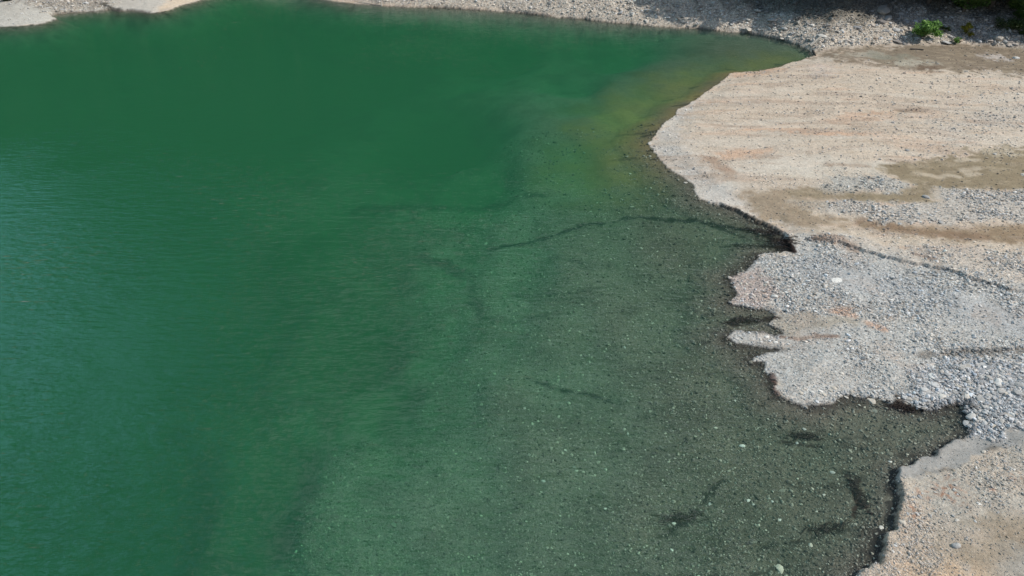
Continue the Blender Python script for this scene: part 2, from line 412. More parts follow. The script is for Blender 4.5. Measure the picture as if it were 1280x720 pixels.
def mesh_np(name, V, F, nper, mat=None, smooth=False, colors=None, parent=None, link=True):
    me = bpy.data.meshes.new(name)
    V = np.ascontiguousarray(V, np.float32).reshape(-1, 3); F = np.ascontiguousarray(F, np.int32).reshape(-1, nper)
    me.vertices.add(len(V)); me.vertices.foreach_set('co', V.ravel())
    me.loops.add(F.size); me.loops.foreach_set('vertex_index', F.ravel())
    me.polygons.add(len(F)); me.polygons.foreach_set('loop_start', np.arange(0, F.size, nper, dtype=np.int32))
    try: me.polygons.foreach_set('loop_total', np.full(len(F), nper, np.int32))
    except Exception: pass
    me.polygons.foreach_set('use_smooth', np.full(len(F), smooth, bool))
    if colors is not None:
        ca = me.color_attributes.new('tint', 'FLOAT_COLOR', 'POINT')
        ca.data.foreach_set('color', np.ascontiguousarray(colors, np.float32).ravel())
    me.update(calc_edges=True)
    if mat: me.materials.append(mat)
    o = bpy.data.objects.new(name, me)
    if link: col.objects.link(o)
    if parent: o.parent = parent
    return o

class NT:
    def __init__(s, name):
        s.m = bpy.data.materials.new(name); s.m.use_nodes = True
        s.t = s.m.node_tree; s.t.nodes.clear()
        s.out = s.n('ShaderNodeOutputMaterial')
    def n(s, typ, **kw):
        nd = s.t.nodes.new(typ)
        for k, v in kw.items():
            if k.startswith('i_'):
                key = k[2:]
                key = int(key) if key.isdigit() else key.replace('_', ' ')
                nd.inputs[key].default_value = v
            else: setattr(nd, k, v)
        return nd
    def l(s, a, b): s.t.links.new(a, b)
    def math(s, op, a, b=None, clamp=False):
        nd = s.n('ShaderNodeMath', operation=op, use_clamp=clamp)
        for i, v in enumerate((a, b)):
            if v is None: continue
            if isinstance(v, (int, float)): nd.inputs[i].default_value = v
            else: s.l(v, nd.inputs[i])
        return nd.outputs[0]
    def mix(s, f, a, b, blend='MIX'):
        nd = s.n('ShaderNodeMix', data_type='RGBA', blend_type=blend)
        for i, v in ((0, f), (6, a), (7, b)):
            if isinstance(v, (int, float)): nd.inputs[i].default_value = v
            elif isinstance(v, tuple): nd.inputs[i].default_value = v
            else: s.l(v, nd.inputs[i])
        return nd.outputs[2]
    def ramp(s, f, pts):
        nd = s.n('ShaderNodeValToRGB'); cr = nd.color_ramp
        while len(cr.elements) < len(pts): cr.elements.new(.5)
        for e, (p, c) in zip(cr.elements, pts):
            e.position = p; e.color = c if len(c) == 4 else (*c, 1)
        s.l(f, nd.inputs[0]); return nd.outputs[0]

# ------------------------------------------------------------------ materials
def mat_ground():
    T = NT('ground_gravel')
    geo = T.n('ShaderNodeNewGeometry'); at_ = T.n('ShaderNodeAttribute', attribute_name='tint')
    coarse = at_.outputs['Alpha']
    pos = geo.outputs['Position']
    v1 = T.n('ShaderNodeTexVoronoi', i_Scale=9.); T.l(pos, v1.inputs['Vector'])
    v2 = T.n('ShaderNodeTexVoronoi', i_Scale=22.); T.l(pos, v2.inputs['Vector'])
    v3 = T.n('ShaderNodeTexVoronoi', i_Scale=3.6); T.l(pos, v3.inputs['Vector'])
    n1 = T.n('ShaderNodeTexNoise', i_Scale=2.2, i_Detail=8., i_Roughness=.7); T.l(pos, n1.inputs['Vector'])
    n2 = T.n('ShaderNodeTexNoise', i_Scale=.35, i_Detail=6., i_Roughness=.65); T.l(pos, n2.inputs['Vector'])
    # each pebble its own grey
    s1 = T.n('ShaderNodeSeparateColor'); T.l(v1.outputs['Color'], s1.inputs[0])
    s2 = T.n('ShaderNodeSeparateColor'); T.l(v2.outputs['Color'], s2.inputs[0])
    s3 = T.n('ShaderNodeSeparateColor'); T.l(v3.outputs['Color'], s3.inputs[0])
    p1 = T.ramp(s1.outputs[0], [(0, (.45,)*3), (.3, (.85,)*3), (.75, (1.05,)*3), (.95, (1.45,)*3), (1, (1.8,)*3)])
    p2 = T.ramp(s2.outputs[0], [(0, (.5,)*3), (.35, (.9,)*3), (.8, (1.1,)*3), (1, (1.5,)*3)])
    p3 = T.ramp(s3.outputs[0], [(0, (.75,)*3), (.4, (1.,)*3), (1, (1.18,)*3)])
    f1 = T.math('MULTIPLY', coarse, .8, True)
    f2 = T.math('ADD', T.math('MULTIPLY', coarse, .6), .2, True)
    c = T.mix(f1, at_.outputs['Color'], p1, 'MULTIPLY')
    c = T.mix(f2, c, p2, 'MULTIPLY')
    c = T.mix(T.math('MULTIPLY', coarse, .6, True), c, p3, 'MULTIPLY')
    # some pebbles warm, some cool
    hue = T.ramp(s1.outputs[1], [(0, (1.08, .97, .88)), (.4, (1, 1, 1)), (.8, (.95, 1., 1.05)), (1, (1.15, .95, .82))])
    c = T.mix(T.math('MULTIPLY', coarse, .7, True), c, hue, 'MULTIPLY')
    d1 = T.ramp(n1.outputs['Fac'], [(.25, (.78,)*3), (.5, (1.,)*3), (.75, (1.14,)*3)])
    d2 = T.ramp(n2.outputs['Fac'], [(.3, (.9, .88, .86)), (.5, (1.,)*3), (.72, (1.08, 1.08, 1.08))])
    c = T.mix(.8, c, d1, 'MULTIPLY'); c = T.mix(1., c, d2, 'MULTIPLY')
    b = T.n('ShaderNodeBsdfPrincipled', i_Roughness=.85); b.inputs['Specular IOR Level'].default_value = .25
    T.l(c, b.inputs['Base Color'])
    h = T.math('ADD', T.math('MULTIPLY', T.math('SUBTRACT', 1., v1.outputs['Distance']), T.math('MULTIPLY', coarse, .05)),
               T.math('MULTIPLY', T.math('SUBTRACT', 1., v2.outputs['Distance']), T.math('ADD', T.math('MULTIPLY', coarse, .018), .004)))
    h = T.math('ADD', h, T.math('MULTIPLY', T.math('SUBTRACT', 1., v3.outputs['Distance']), T.math('MULTIPLY', coarse, .06)))
    h = T.math('ADD', h, T.math('MULTIPLY', n1.outputs['Fac'], .05))
    bp = T.n('ShaderNodeBump', i_Strength=.8, i_Distance=1.); T.l(h, bp.inputs['Height']); T.l(bp.outputs[0], b.inputs['Normal'])
    T.l(b.outputs[0], T.out.inputs['Surface'])
    return T.m

def mat_stone(name, by_attr, tint=(.36, .35, .33)):
    T = NT(name)
    geo = T.n('ShaderNodeNewGeometry'); tc = T.n('ShaderNodeTexCoord')
    n1 = T.n('ShaderNodeTexNoise', i_Scale=7. if not by_attr else 9., i_Detail=6., i_Roughness=.65)
    T.l(geo.outputs['Position'], n1.inputs['Vector'])
    if by_attr:
        a = T.n('ShaderNodeAttribute', attribute_name='tint'); base = a.outputs['Color']
    else:
        oi = T.n('ShaderNodeObjectInfo')
        base = T.ramp(oi.outputs['Random'], [(0, (tint[0]*.72, tint[1]*.74, tint[2]*.78)), (.35, tint), (.6, (tint[0]*1.12, tint[1]*1.03, tint[2]*.92)), (.8, (tint[0]*1.2, tint[1]*1.2, tint[2]*1.2)), (1, (tint[0]*1.5, tint[1]*1.5, tint[2]*1.5))])
    d1 = T.ramp(n1.outputs['Fac'], [(.25, (.72,)*3), (.5, (1.,)*3), (.75, (1.18,)*3)])
    c = T.mix(.8, base, d1, 'MULTIPLY')
    b = T.n('ShaderNodeBsdfPrincipled', i_Roughness=.8); b.inputs['Specular IOR Level'].default_value = .3
    T.l(c, b.inputs['Base Color'])
    bp = T.n('ShaderNodeBump', i_Strength=.5, i_Distance=.05); T.l(n1.outputs['Fac'], bp.inputs['Height']); T.l(bp.outputs[0], b.inputs['Normal'])
    T.l(b.outputs[0], T.out.inputs['Surface'])
    return T.m

def mat_water():
    T = NT('lake_water')
    geo = T.n('ShaderNodeNewGeometry')
    def ripple(sx, sy, rot, scale, det, dist=.6):
        mp = T.n('ShaderNodeMapping'); mp.inputs['Scale'].default_value = (sx, sy, 1); mp.inputs['Rotation'].default_value = (0, 0, rot)
        T.l(geo.outputs['Position'], mp.inputs['Vector'])
        n = T.n('ShaderNodeTexNoise', i_Scale=scale, i_Detail=det, i_Roughness=.5, i_Distortion=dist); T.l(mp.outputs[0], n.inputs['Vector'])
        return n.outputs['Fac']
    a = ripple(.22, 1., R(3), 2.3, 3.); b_ = ripple(.3, 1., R(-10), 4.6, 2.); c = ripple(.5, 1., R(16), .8, 2.)
    big = ripple(1., 1., 0, .045, 3.)
    gust = T.ramp(big, [(.35, (.35,)*3), (.6, (1.,)*3)])
    h = T.math('ADD', T.math('MULTIPLY', a, .125), T.math('MULTIPLY', b_, .075)); h = T.math('ADD', h, T.math('MULTIPLY', c, .10))
    # the wind dies down in the lee of the far bank
    sp = T.n('ShaderNodeSeparateXYZ'); T.l(geo.outputs['Position'], sp.inputs[0])
    lee = T.n('ShaderNodeMapRange', interpolation_type='SMOOTHSTEP'); T.l(sp.outputs['Y'], lee.inputs['Value'])
    for q, v_ in zip((1, 2, 3, 4), (32., 72., 1.15, .24)): lee.inputs[q].default_value = v_
    h = T.math('MULTIPLY', T.math('MULTIPLY', h, gust), lee.outputs[0])
    bp = T.n('ShaderNodeBump', i_Strength=1., i_Distance=1.); T.l(h, bp.inputs['Height'])
    # Schlick reflectance of the rippled surface, the same from above and below
    dot = T.n('ShaderNodeVectorMath', operation='DOT_PRODUCT'); T.l(bp.outputs[0], dot.inputs[0]); T.l(geo.outputs['Incoming'], dot.inputs[1])
    ca = T.math('ABSOLUTE', dot.outputs['Value'])
    g_ = T.math('SQRT', T.math('ADD', T.math('MULTIPLY', ca, ca), 1.333 ** 2 - 1))
    gm, gp = T.math('SUBTRACT', g_, ca), T.math('ADD', g_, ca)
    r1 = T.math('POWER', T.math('DIVIDE', gm, gp), 2.)
    r2 = T.math('POWER', T.math('DIVIDE', T.math('SUBTRACT', T.math('MULTIPLY', ca, gp), 1.), T.math('ADD', T.math('MULTIPLY', ca, gm), 1.)), 2.)
    F = T.math('MULTIPLY', T.math('MULTIPLY', r1, .5), T.math('ADD', 1., r2), True)
    tr = T.n('ShaderNodeBsdfTransparent'); gl = T.n('ShaderNodeBsdfGlossy', i_Roughness=.04); T.l(bp.outputs[0], gl.inputs['Normal'])
    mx = T.n('ShaderNodeMixShader'); T.l(F, mx.inputs[0]); T.l(tr.outputs[0], mx.inputs[1]); T.l(gl.outputs[0], mx.inputs[2])
    T.l(mx.outputs[0], T.out.inputs['Surface'])
    ab = T.n('ShaderNodeVolumeAbsorption', i_Density=1.); ab.inputs['Color'].default_value = (1 - WA[0], 1 - WA[1], 1 - WA[2], 1)
    sc = T.n('ShaderNodeVolumeScatter', i_Density=WS[3]); sc.inputs['Color'].default_value = (WS[0], WS[1], WS[2], 1)
    ad = T.n('ShaderNodeAddShader'); T.l(ab.outputs[0], ad.inputs[0]); T.l(sc.outputs[0], ad.inputs[1])
    T.l(ad.outputs[0], T.out.inputs['Volume'])
    return T.m
WA = (.29, .090, .19)          # absorption per metre, r g b
WS = (.36, .86, .68, .053)      # scattering colour and density per metre

def mat_leaf(name, c, var=.4):
    T = NT(name)
    geo = T.n('ShaderNodeNewGeometry'); oi = T.n('ShaderNodeObjectInfo')
    k = T.ramp(geo.outputs['Random Per Island'], [(0, (c[0]*(1-var), c[1]*(1-var), c[2]*(1-var))), (.6, c), (1, (c[0]*(1+var)*1.15, c[1]*(1+var), c[2]*(1+var)*.8))])
    d = T.n('ShaderNodeBsdfPrincipled', i_Roughness=.55); T.l(k, d.inputs['Base Color']); d.inputs['Specular IOR Level'].default_value = .3
    tl = T.n('ShaderNodeBsdfTranslucent'); T.l(k, tl.inputs[0])
    mx = T.n('ShaderNodeMixShader', i_0=.3); T.l(d.outputs[0], mx.inputs[1]); T.l(tl.outputs[0], mx.inputs[2])
    T.l(mx.outputs[0], T.out.inputs['Surface']); return T.m

def mat_wood(name, c):
    T = NT(name)
    tc = T.n('ShaderNodeTexCoord'); mp = T.n('ShaderNodeMapping'); mp.inputs['Scale'].default_value = (6, 6, 1); T.l(tc.outputs['Object'], mp.inputs[0])
    n = T.n('ShaderNodeTexNoise', i_Scale=3., i_Detail=6.); T.l(mp.outputs[0], n.inputs['Vector'])
    k = T.ramp(n.outputs['Fac'], [(.3, tuple(x * .6 for x in c)), (.7, tuple(x * 1.2 for x in c))])
    b = T.n('ShaderNodeBsdfPrincipled', i_Roughness=.85); T.l(k, b.inputs['Base Color'])
    bp = T.n('ShaderNodeBump', i_Strength=.5, i_Distance=.03); T.l(n.outputs['Fac'], bp.inputs['Height']); T.l(bp.outputs[0], b.inputs['Normal'])
    T.l(b.outputs[0], T.out.inputs['Surface']); return T.m

M_ground = mat_ground(); M_water = mat_water()
M_grav = mat_stone('gravel_stone', True)
M_stone = mat_stone('grey_stone', False, (.34, .34, .33)); M_pale = mat_stone('pale_stone', False, (.46, .45, .42)); M_warm = mat_stone('warm_stone', False, (.36, .32, .28))
M_wet = mat_stone('wet_stone', False, (.16, .165, .14))
M_leaf = mat_leaf('tree_leaves', (.085, .16, .04)); M_dleaf = mat_leaf('dark_leaves', (.035, .065, .022))
M_bush = mat_leaf('bush_leaves', (.17, .34, .09)); M_ybush = mat_leaf('yellow_leaves', (.34, .33, .05)); M_grass = mat_leaf('low_leaves', (.06, .10, .03))
M_bark = mat_wood('bark', (.12, .10, .08)); M_drift = mat_wood('bleached_wood', (.46, .43, .38)); M_dark = mat_wood('dark_wood', (.06, .05, .04)); M_pole = mat_wood('grey_wood', (.26, .25, .22)); M_soak = mat_wood('soaked_wood', (.028, .017, .012))

# ------------------------------------------------------------------ ground sheet
idx = np.arange(NX * NY, dtype=np.int32).reshape(NY, NX)
Fq = np.stack([idx[:-1, :-1], idx[:-1, 1:], idx[1:, 1:], idx[1:, :-1]], -1).reshape(-1, 4)
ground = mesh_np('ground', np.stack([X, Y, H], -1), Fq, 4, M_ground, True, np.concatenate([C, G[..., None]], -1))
tag(ground, kind='structure')

# ------------------------------------------------------------------ lake
bm = bmesh.new()
bx0, bx1, by0, by1 = -293., 75., -188., 140.
# plan of the body of water, with its rim buried under the banks
vt = [bm.verts.new(p) for p in ((bx0, by0, 0), (bx1, by0, 0), (bx1, by1, 0), (bx0, by1, 0))]
vb = [bm.verts.new((v.co.x, v.co.y, -14)) for v in vt]
bm.faces.new(vt); bm.faces.new(vb[::-1])
for i in range(4): bm.faces.new((vt[i], vb[i], vb[(i + 1) % 4], vt[(i + 1) % 4]))
me = bpy.data.meshes.new('lake'); bm.normal_update(); bm.to_mesh(me); bm.free(); me.materials.append(M_water)
lake = bpy.data.objects.new('lake', me); col.objects.link(lake); tag(lake, kind='structure')

# ------------------------------------------------------------------ loose gravel
def ico(sub):
    b = bmesh.new(); bmesh.ops.create_icosphere(b, subdivisions=sub, radius=1)
    v = np.array([x.co[:] for x in b.verts]); f = np.array([[q.index for q in p.verts] for p in b.faces]); b.free(); return v, f
icoV, icoF = ico(1)

def sample(arr, x, y):
    i = np.clip(np.searchsorted(xs, x) - 1, 0, NX - 2); j = np.clip(np.searchsorted(ys, y) - 1, 0, NY - 2)
    fx = np.clip((x - xs[i]) / (xs[i + 1] - xs[i]), 0, 1); fy = np.clip((y - ys[j]) / (ys[j + 1] - ys[j]), 0, 1)
    if arr.ndim == 3: fx = fx[:, None]; fy = fy[:, None]
    return arr[j, i] * (1 - fx) * (1 - fy) + arr[j, i + 1] * fx * (1 - fy) + arr[j + 1, i] * (1 - fx) * fy + arr[j + 1, i + 1] * fx * fy

def scatter(n, want):
    """ground points, thinning out with distance like the stones one can tell apart"""
    px = rng.uniform(-60, 1400, n); py = rng.uniform(-40, 780, n)
    v = -(py - 360) / FOC; t = CAMH / (SP - v * CP)
    x = (px - 640) / FOC * t; y = (CP + v * SP) * t
    # slopes rise towards the viewer: spread the points over them
    y = y + np.where(y > 88, rng.uniform(-2, 6, n), 0)
    x = x + rng.uniform(-.5, .5, n); y = y + rng.uniform(-.5, .5, n)
    S_, G_, z = sample(S, x, y), sample(G, x, y), sample(H, x, y)
    keep = want(x, y, S_, G_, z)
    return x[keep], y[keep], z[keep], G_[keep], S_[keep]

def stones_mesh(name, x, y, z, size, colr, flat=(.45, .8), sink=.25):
    n = len(x)
    V = np.repeat(icoV[None], n, 0).astype(np.float32)
    V *= rng.uniform(.68, 1.25, (n, len(icoV), 1))
    V *= np.stack([rng.uniform(.8, 1.45, n), rng.uniform(.65, 1., n), rng.uniform(*flat, n)], -1)[:, None, :]
    tl = rng.normal(0, .25, (n, 1)); a = rng.uniform(0, 6.283, (n, 1))
    x1 = V[..., 0] * np.cos(tl) - V[..., 2] * np.sin(tl); z1 = V[..., 0] * np.sin(tl) + V[..., 2] * np.cos(tl)
    x2 = x1 * np.cos(a) - V[..., 1] * np.sin(a); y2 = x1 * np.sin(a) + V[..., 1] * np.cos(a)
    s = size[:, None] / 2
    P = np.stack([x[:, None] + x2 * s, y[:, None] + y2 * s, z[:, None] + z1 * s + s * (.5 - sink) * .9], -1)
    F = (icoF[None] + (np.arange(n) * len(icoV))[:, None, None]).reshape(-1, 3)
    cc = np.repeat(colr[:, None, :], len(icoV), 1); cc = np.concatenate([cc, np.ones(cc.shape[:2] + (1,))], -1)
    return mesh_np(name, P, F, 3, M_grav, False, cc.reshape(-1, 4))

def tints(x, y, lo=.75, hi=1.5, lift=0.):
    base = sample(C, x, y); n = len(x)
    k = rng.choice([.62, .85, 1., 1.12, 1.3, 1.6], n, p=[.12, .2, .28, .22, .13, .05]) * rng.uniform(.9, 1.1, n)
    k = 1.06 + (k - 1) * np.clip(sample(G, x, y) * 1.1 + .3, .5, 1.2)
    g = base.mean(1, keepdims=True)
    b = base * .6 + g * .4
    w = rng.normal(0, .035, n)[:, None] * np.array([[1, 0, -1.2]])
    return np.clip((b + lift) * (k[:, None]) * (1 + w), .01, .75)

def want_land(x, y, s, g, z):
    dist = np.hypot(x, y)
    return (s > -.12) & (rng.uniform(0, 1, len(x)) < np.clip(g * .9 + .06 + .6 * (s < .35) * (y < 50) * (g > .3), .03, 1.)) & (y < 132) & (x > -110)
x, y, z, g, s_ = scatter(330000, want_land)
dist = np.sqrt(x * x + y * y + 900)
size = dist * .0012 * rng.uniform(.03, 1, len(x)) ** -.42 * (.5 + .62 * g)
size = np.minimum(size, .34 + .25 * (y > 85))
o = stones_mesh('gravel', x, y, z, size, tints(x, y)); tag(o, 'loose grey and beige gravel strewn over the dry lake shore', 'gravel', kind='stuff')
print('gravel', len(x))

def want_bed(x, y, s, g, z):
    return (s < -.02) & (z > -3.2) & (rng.uniform(0, 1, len(x)) < np.clip(g * .9, .0, .6) * np.clip(1.2 + z * .25, .25, 1)) & (y < 70)
x, y, z, g, s_ = scatter(420000, want_bed)
dist = np.sqrt(x * x + y * y + 900)
size = np.minimum(dist * .0012 * rng.uniform(.03, 1, len(x)) ** -.42, .32)
k = rng.choice([.4, .9, 1.5, 2.2, 3.2], len(x), p=[.24, .30, .25, .15, .06])
bt = np.clip(np.array([[.125, .122, .10]]) * k[:, None] * rng.uniform(.85, 1.15, (len(x), 1)), .01, .45)
o = stones_mesh('submerged_gravel', x, y, z, size, bt); tag(o, 'dark submerged gravel on the shallow lake bed', 'gravel', kind='stuff')
print('bed', len(x))

# ------------------------------------------------------------------ single stones
def rock_mesh(name, seed, mat, ang=.3, flat=.6):
    b = bmesh.new(); bmesh.ops.create_icosphere(b, subdivisions=3, radius=1)
    r = random.Random(seed); off = Vector((r.uniform(-50, 50), r.uniform(-50, 50), r.uniform(-50, 50)))
    planes = []
    for k in range(9):
        n = Vector((r.gauss(0, 1), r.gauss(0, 1), r.gauss(0, 1))).normalized(); planes.append((n, r.uniform(.62, .9)))
    for v in b.verts:
        p = v.co.copy()
        for n, dd in planes:
            e = p.dot(n) - dd
            if e > 0: p -= n * e * .9
        p *= 1 + ang * .35 * mnoise.noise(p * 1.6 + off) + .05 * mnoise.noise(p * 6 + off)
        v.co = Vector((p.x * 1.2, p.y * .9, p.z * flat + flat * .35))
    m = bpy.data.meshes.new(name); b.to_mesh(m); b.free(); m.materials.append(mat)
    for p in m.polygons: p.use_smooth = False
    return m
rocks = {k: [rock_mesh('stone', s * 10 + i, mm, flat=.45 + .1 * (i % 3)) for i in range(5)] for s, (k, mm) in enumerate((('grey', M_stone), ('pale', M_pale), ('warm', M_warm), ('wet', M_wet)))}
placed = []
def stone(px, py, spx, kind, label, group=None, cat='stone', flat=1., rot=None, name='stone', sx=1., sink=.12, meta=None):
    x, y, z = on_ground(px, py)
    dist = math.sqrt(x * x + y * y + (CAMH - z) ** 2) * FOC / math.sqrt(FOC ** 2 + (px - 640) ** 2 + (py - 360) ** 2)
    s = spx * dist / FOC / 2.2
    o = bpy.data.objects.new(name, random.choice(rocks[kind])); col.objects.link(o)
    o.location = (x, y, z - s * sink); o.scale = (s * sx, s, s * flat)
    o.rotation_euler = (random.gauss(0, .12), random.gauss(0, .12), random.uniform(0, 6.28) if rot is None else rot)
    tag(o, label, cat, group); placed.append((px, py)); return o

special = [
 (1194,683,11,'pale','pale grey boulder lying alone on brown silt casting a shadow at lower right',1.),
 (1128,653,9,'pale','white rounded stone at the top of the undercut bank edge',.9),
 (1101,660,7,'pale','white stone standing in the dark shade at the foot of the undercut bank',.9),
 (1196,651,6,'pale','small white stone on grey gravel just above the lone boulder',.9),
 (1112,568,8,'wet','dark wet stone at the corner where the undercut bank begins',.8),
 (1113,577,6,'pale','small whitish stone in the water at the corner of the undercut bank',.6),
 (1209,530,14,'pale','largest pale flat rock on the water edge at the head of the inlet',.7),
 (1213,521,13,'pale','smooth pale rock above the largest flat rock at the inlet head',.7),
 (1230,565,7,'pale','pale stone on the smooth grey silt tongue',.8),
 (1048,352,17,'pale','flat white slab of stone on the grey gravel lobe',.35),
 (1032,360,6,'pale','small white round stone left of the flat white slab',.8),
 (812,180,7,'pale','white stone in the water at the westernmost tip of the beach',.9),
 (857,229,5,'pale','small white stone at the water edge below the beach tip',.9),
 (968,371,8,'pale','pale round cobble on the pinkish gravel spit',.9),
 (1089,502,12,'pale','broad pale rock on the north edge of the inlet beside brown weed',.7),
 (1125,513,9,'pale','flat white stone lying just in the inlet water beside brown weed',.35),
 (1093,515,9,'wet','long greenish stone lying under the inlet water',.35),
 (1157,247,9,'pale','pale boulder with a shadow on the brown silt flat',.9),
 (1279,219,8,'pale','white stone on the brown silt at the right edge',.9),
 (1134,188,6,'grey','dark grey rock on the upper beach',.9),
 (1243,193,6,'grey','dark grey rock at the upper rim of the brown silt flat',.9),
 (1125,280,6,'pale','white stone on the lower rim of the gravel bar',.8),
 (1176,278,7,'grey','grey rock on the gravel bar with dark hollow beside it',.9),
 (1065,485,7,'pale','white stone just behind the tip of the inlet shore',.9),
 (1057,497,6,'pale','round white stone on the waterline at the inlet mouth',.9),
 (1030,494,7,'pale','pale stone on the grey lobe above the waterline',.9),
 (1104,14,20,'grey','large grey boulder half shaded high on the far bank',.8),
 (1247,48,18,'pale','pale block of rock on the far bank right of the yellow shrub',.9),
 (1122,52,16,'warm','flat beige rock at the foot of the far bank left of the green bush',.6),
 (1133,55,11,'warm','smaller beige rock beside the flat beige rock under the green bush',.7),
 (1184,53,14,'grey','long grey rock on the far bank between the green bush and the yellow shrub',.5),
 (948,14,13,'pale','pale boulder on the dark upper part of the far bank',.7),
 (965,25,14,'pale','broad pale boulder low on the far bank',.6),
 (935,37,11,'pale','white rock at the waterline of the far bank beside a dark gap',.9),
 (978,50,9,'pale','white flat rock at the waterline near the end of the lake',.5),
 (1235,50,13,'warm','beige rock left of the pale block on the far bank',.5),
 (1262,52,13,'warm','beige rock right of the pale block on the far bank',.6),
 (1270,73,8,'pale','small pale rock on the mud plain near the right edge',.8),
 (493,657,9,'wet','dark stone deep under the pale green water of the near shelf',.7),
 (975,712,13,'pale','large pale stone under shallow water near the bottom edge',.6),
 (977,614,8,'wet','greenish stone under shallow water off the undercut bank',.7),
]
for px, py, s, k, lab, fl in special: stone(px, py, s, k, lab, flat=fl)

def inside(poly, x, y):
    c = False; n = len(poly)
    for i in range(n):
        (x0, y0), (x1, y1) = poly[i], poly[(i + 1) % n]
        if (y0 > y) != (y1 > y) and x < (x1 - x0) * (y - y0) / (y1 - y0) + x0: c = not c
    return c
groups = [
 ([(1125,495),(1170,462),(1230,455),(1278,470),(1278,530),(1222,540),(1216,520),(1205,505),(1150,507)], 88, (6, 13), ('grey','grey','pale'), 'angular grey stone in the loose rock pile above the inlet head', 'stones in the rock pile above the inlet', .75),
 ([(985,500),(1030,500),(1090,494),(1125,500),(1150,506),(1130,485),(1060,482),(1000,488)], 26, (4, 8), ('pale','grey'), 'light grey cobble along the inlet side of the gravel lobe', 'cobbles along the inlet shore', .8),
 ([(912,346),(940,340),(966,352),(968,378),(930,380),(913,374)], 22, (4, 7), ('pale','warm'), 'small pinkish cobble on the pointed gravel spit', 'cobbles on the pink spit', .8),
 ([(914,418),(955,420),(975,428),(950,431),(920,428)], 12, (4, 7), ('pale','grey'), 'pale cobble on the narrow white gravel finger', 'cobbles on the narrow gravel finger', .8),
 ([(1000,260),(1110,265),(1170,262),(1170,246),(1278,250),(1278,280),(1100,280)], 26, (3.5, 6), ('grey','pale','warm'), 'small stone on the long pale gravel bar across the silt', 'stones on the gravel bar', .8),
 ([(1130,600),(1200,590),(1275,560),(1275,640),(1180,690),(1100,712),(1128,660)], 26, (3.5, 6), ('warm','pale','grey'), 'small stone scattered on the beige gravel right of the undercut bank', 'stones on the near beige gravel', .8),
 ([(700,12),(800,20),(900,30),(985,48),(1000,40),(900,8),(800,2),(700,2)], 30, (5, 9), ('pale','grey','warm'), 'pale rubble block on the far bank above the lake', 'rubble blocks above the lake', .75),
 ([(1020,50),(1110,55),(1160,57),(1275,62),(1275,40),(1220,25),(1120,20),(1020,30)], 34, (6, 12), ('warm','pale','grey'), 'rubble block on the far bank above the mud plain', 'rubble blocks above the mud plain', .7),
 ([(60,14),(130,10),(170,2),(60,3)], 8, (4, 7), ('pale','grey'), 'grey block in the rubble between the two silt fans at upper left', 'blocks between the silt fans', .7),
 ([(640,480),(760,420),(880,440),(960,520),(1090,560),(1050,700),(820,700),(640,620)], 30, (4, 7), ('wet','pale'), 'light stone lying on the dark lake bed under shallow water', 'stones on the shallow lake bed', .6),
]
for poly, n, (s0, s1), kinds, lab, grp, fl in groups:
    bx = [p[0] for p in poly]; by = [p[1] for p in poly]; k = 0
    while k < n:
        px, py = random.uniform(min(bx), max(bx)), random.uniform(min(by), max(by))
        if not inside(poly, px, py) or any(abs(px - q[0]) < 5 and abs(py - q[1]) < 3 for q in placed): continue
        s = s0 + (s1 - s0) * random.random() ** 1.8
        stone(px, py, s, random.choice(kinds), lab, grp, flat=fl * random.uniform(.8, 1.2)); k += 1

# ------------------------------------------------------------------ wood
def tube(name, pts, radii, mat, parent=None, seg=8, link=True):
    V, F = [], []
    for i, p in enumerate(pts):
        p = Vector(p)
        t = (Vector(pts[min(i + 1, len(pts) - 1)]) - Vector(pts[max(i - 1, 0)])).normalized()
        a = t.cross(Vector((.31, .17, .93))).normalized(); b = t.cross(a)
        for k in range(seg):
            th = 2 * math.pi * k / seg; V.append(p + (a * math.cos(th) + b * math.sin(th)) * radii[i])
    for i in range(len(pts) - 1):
        for k in range(seg):
            F.append((i * seg + k, i * seg + (k + 1) % seg, (i + 1) * seg + (k + 1) % seg, (i + 1) * seg + k))
    F.append(tuple(range(seg))[::-1]); F.append(tuple((len(pts) - 1) * seg + k for k in range(seg)))
    m = bpy.data.meshes.new(name); m.from_pydata([v[:] for v in V], [], F); m.materials.append(mat)
    o = bpy.data.objects.new(name, m)
    if link: col.objects.link(o)
    if parent: o.parent = parent
    return o
def log(a, b, r0, r1, mat, label, name, cat, lift=.08, bend=.15):
    A, Bp = Vector(on_ground(*a)), Vector(on_ground(*b))
    A.z += lift; Bp.z += lift; n = 7; pts = []
    for i in range(n):
        t = i / (n - 1); p = A.lerp(Bp, t)
        p.z = max(p.z, ground_z(p.x, p.y) + lift * .6); p += Vector((0, bend * math.sin(t * 3.1), 0)); pts.append(p)
    c = pts[n // 2].copy(); q = [p - c for p in pts]
    o = tube(name, q, [r0 + (r1 - r0) * i / (n - 1) for i in range(n)], mat); o.location = c
    return tag(o, label, cat)
log((1011,62), (1025,50), .2, .12, M_drift, 'bleached driftwood branch on the bank at the end of the lake', 'driftwood', 'driftwood', .45, 0)
log((1162,19), (1250,25), .07, .05, M_pole, 'long thin fallen pole lying across the shaded bank under the trees', 'fallen_pole', 'fallen pole', .1, .3)
log((1138,62), (1154,63), .13, .10, M_dark, 'short dark log lying on mud below the green bush', 'dark_log', 'log', .05, .05)
log((1016,64), (1019,70), .16, .12, M_dark, 'dark waterlogged stump at the tip where the lake ends', 'sunken_stump', 'stump', .05, 0)
log((1140,29), (1168,26), .06, .04, M_drift, 'thin pale branch lying on rubble above the green bush', 'dead_branch', 'branch', .1, .1)
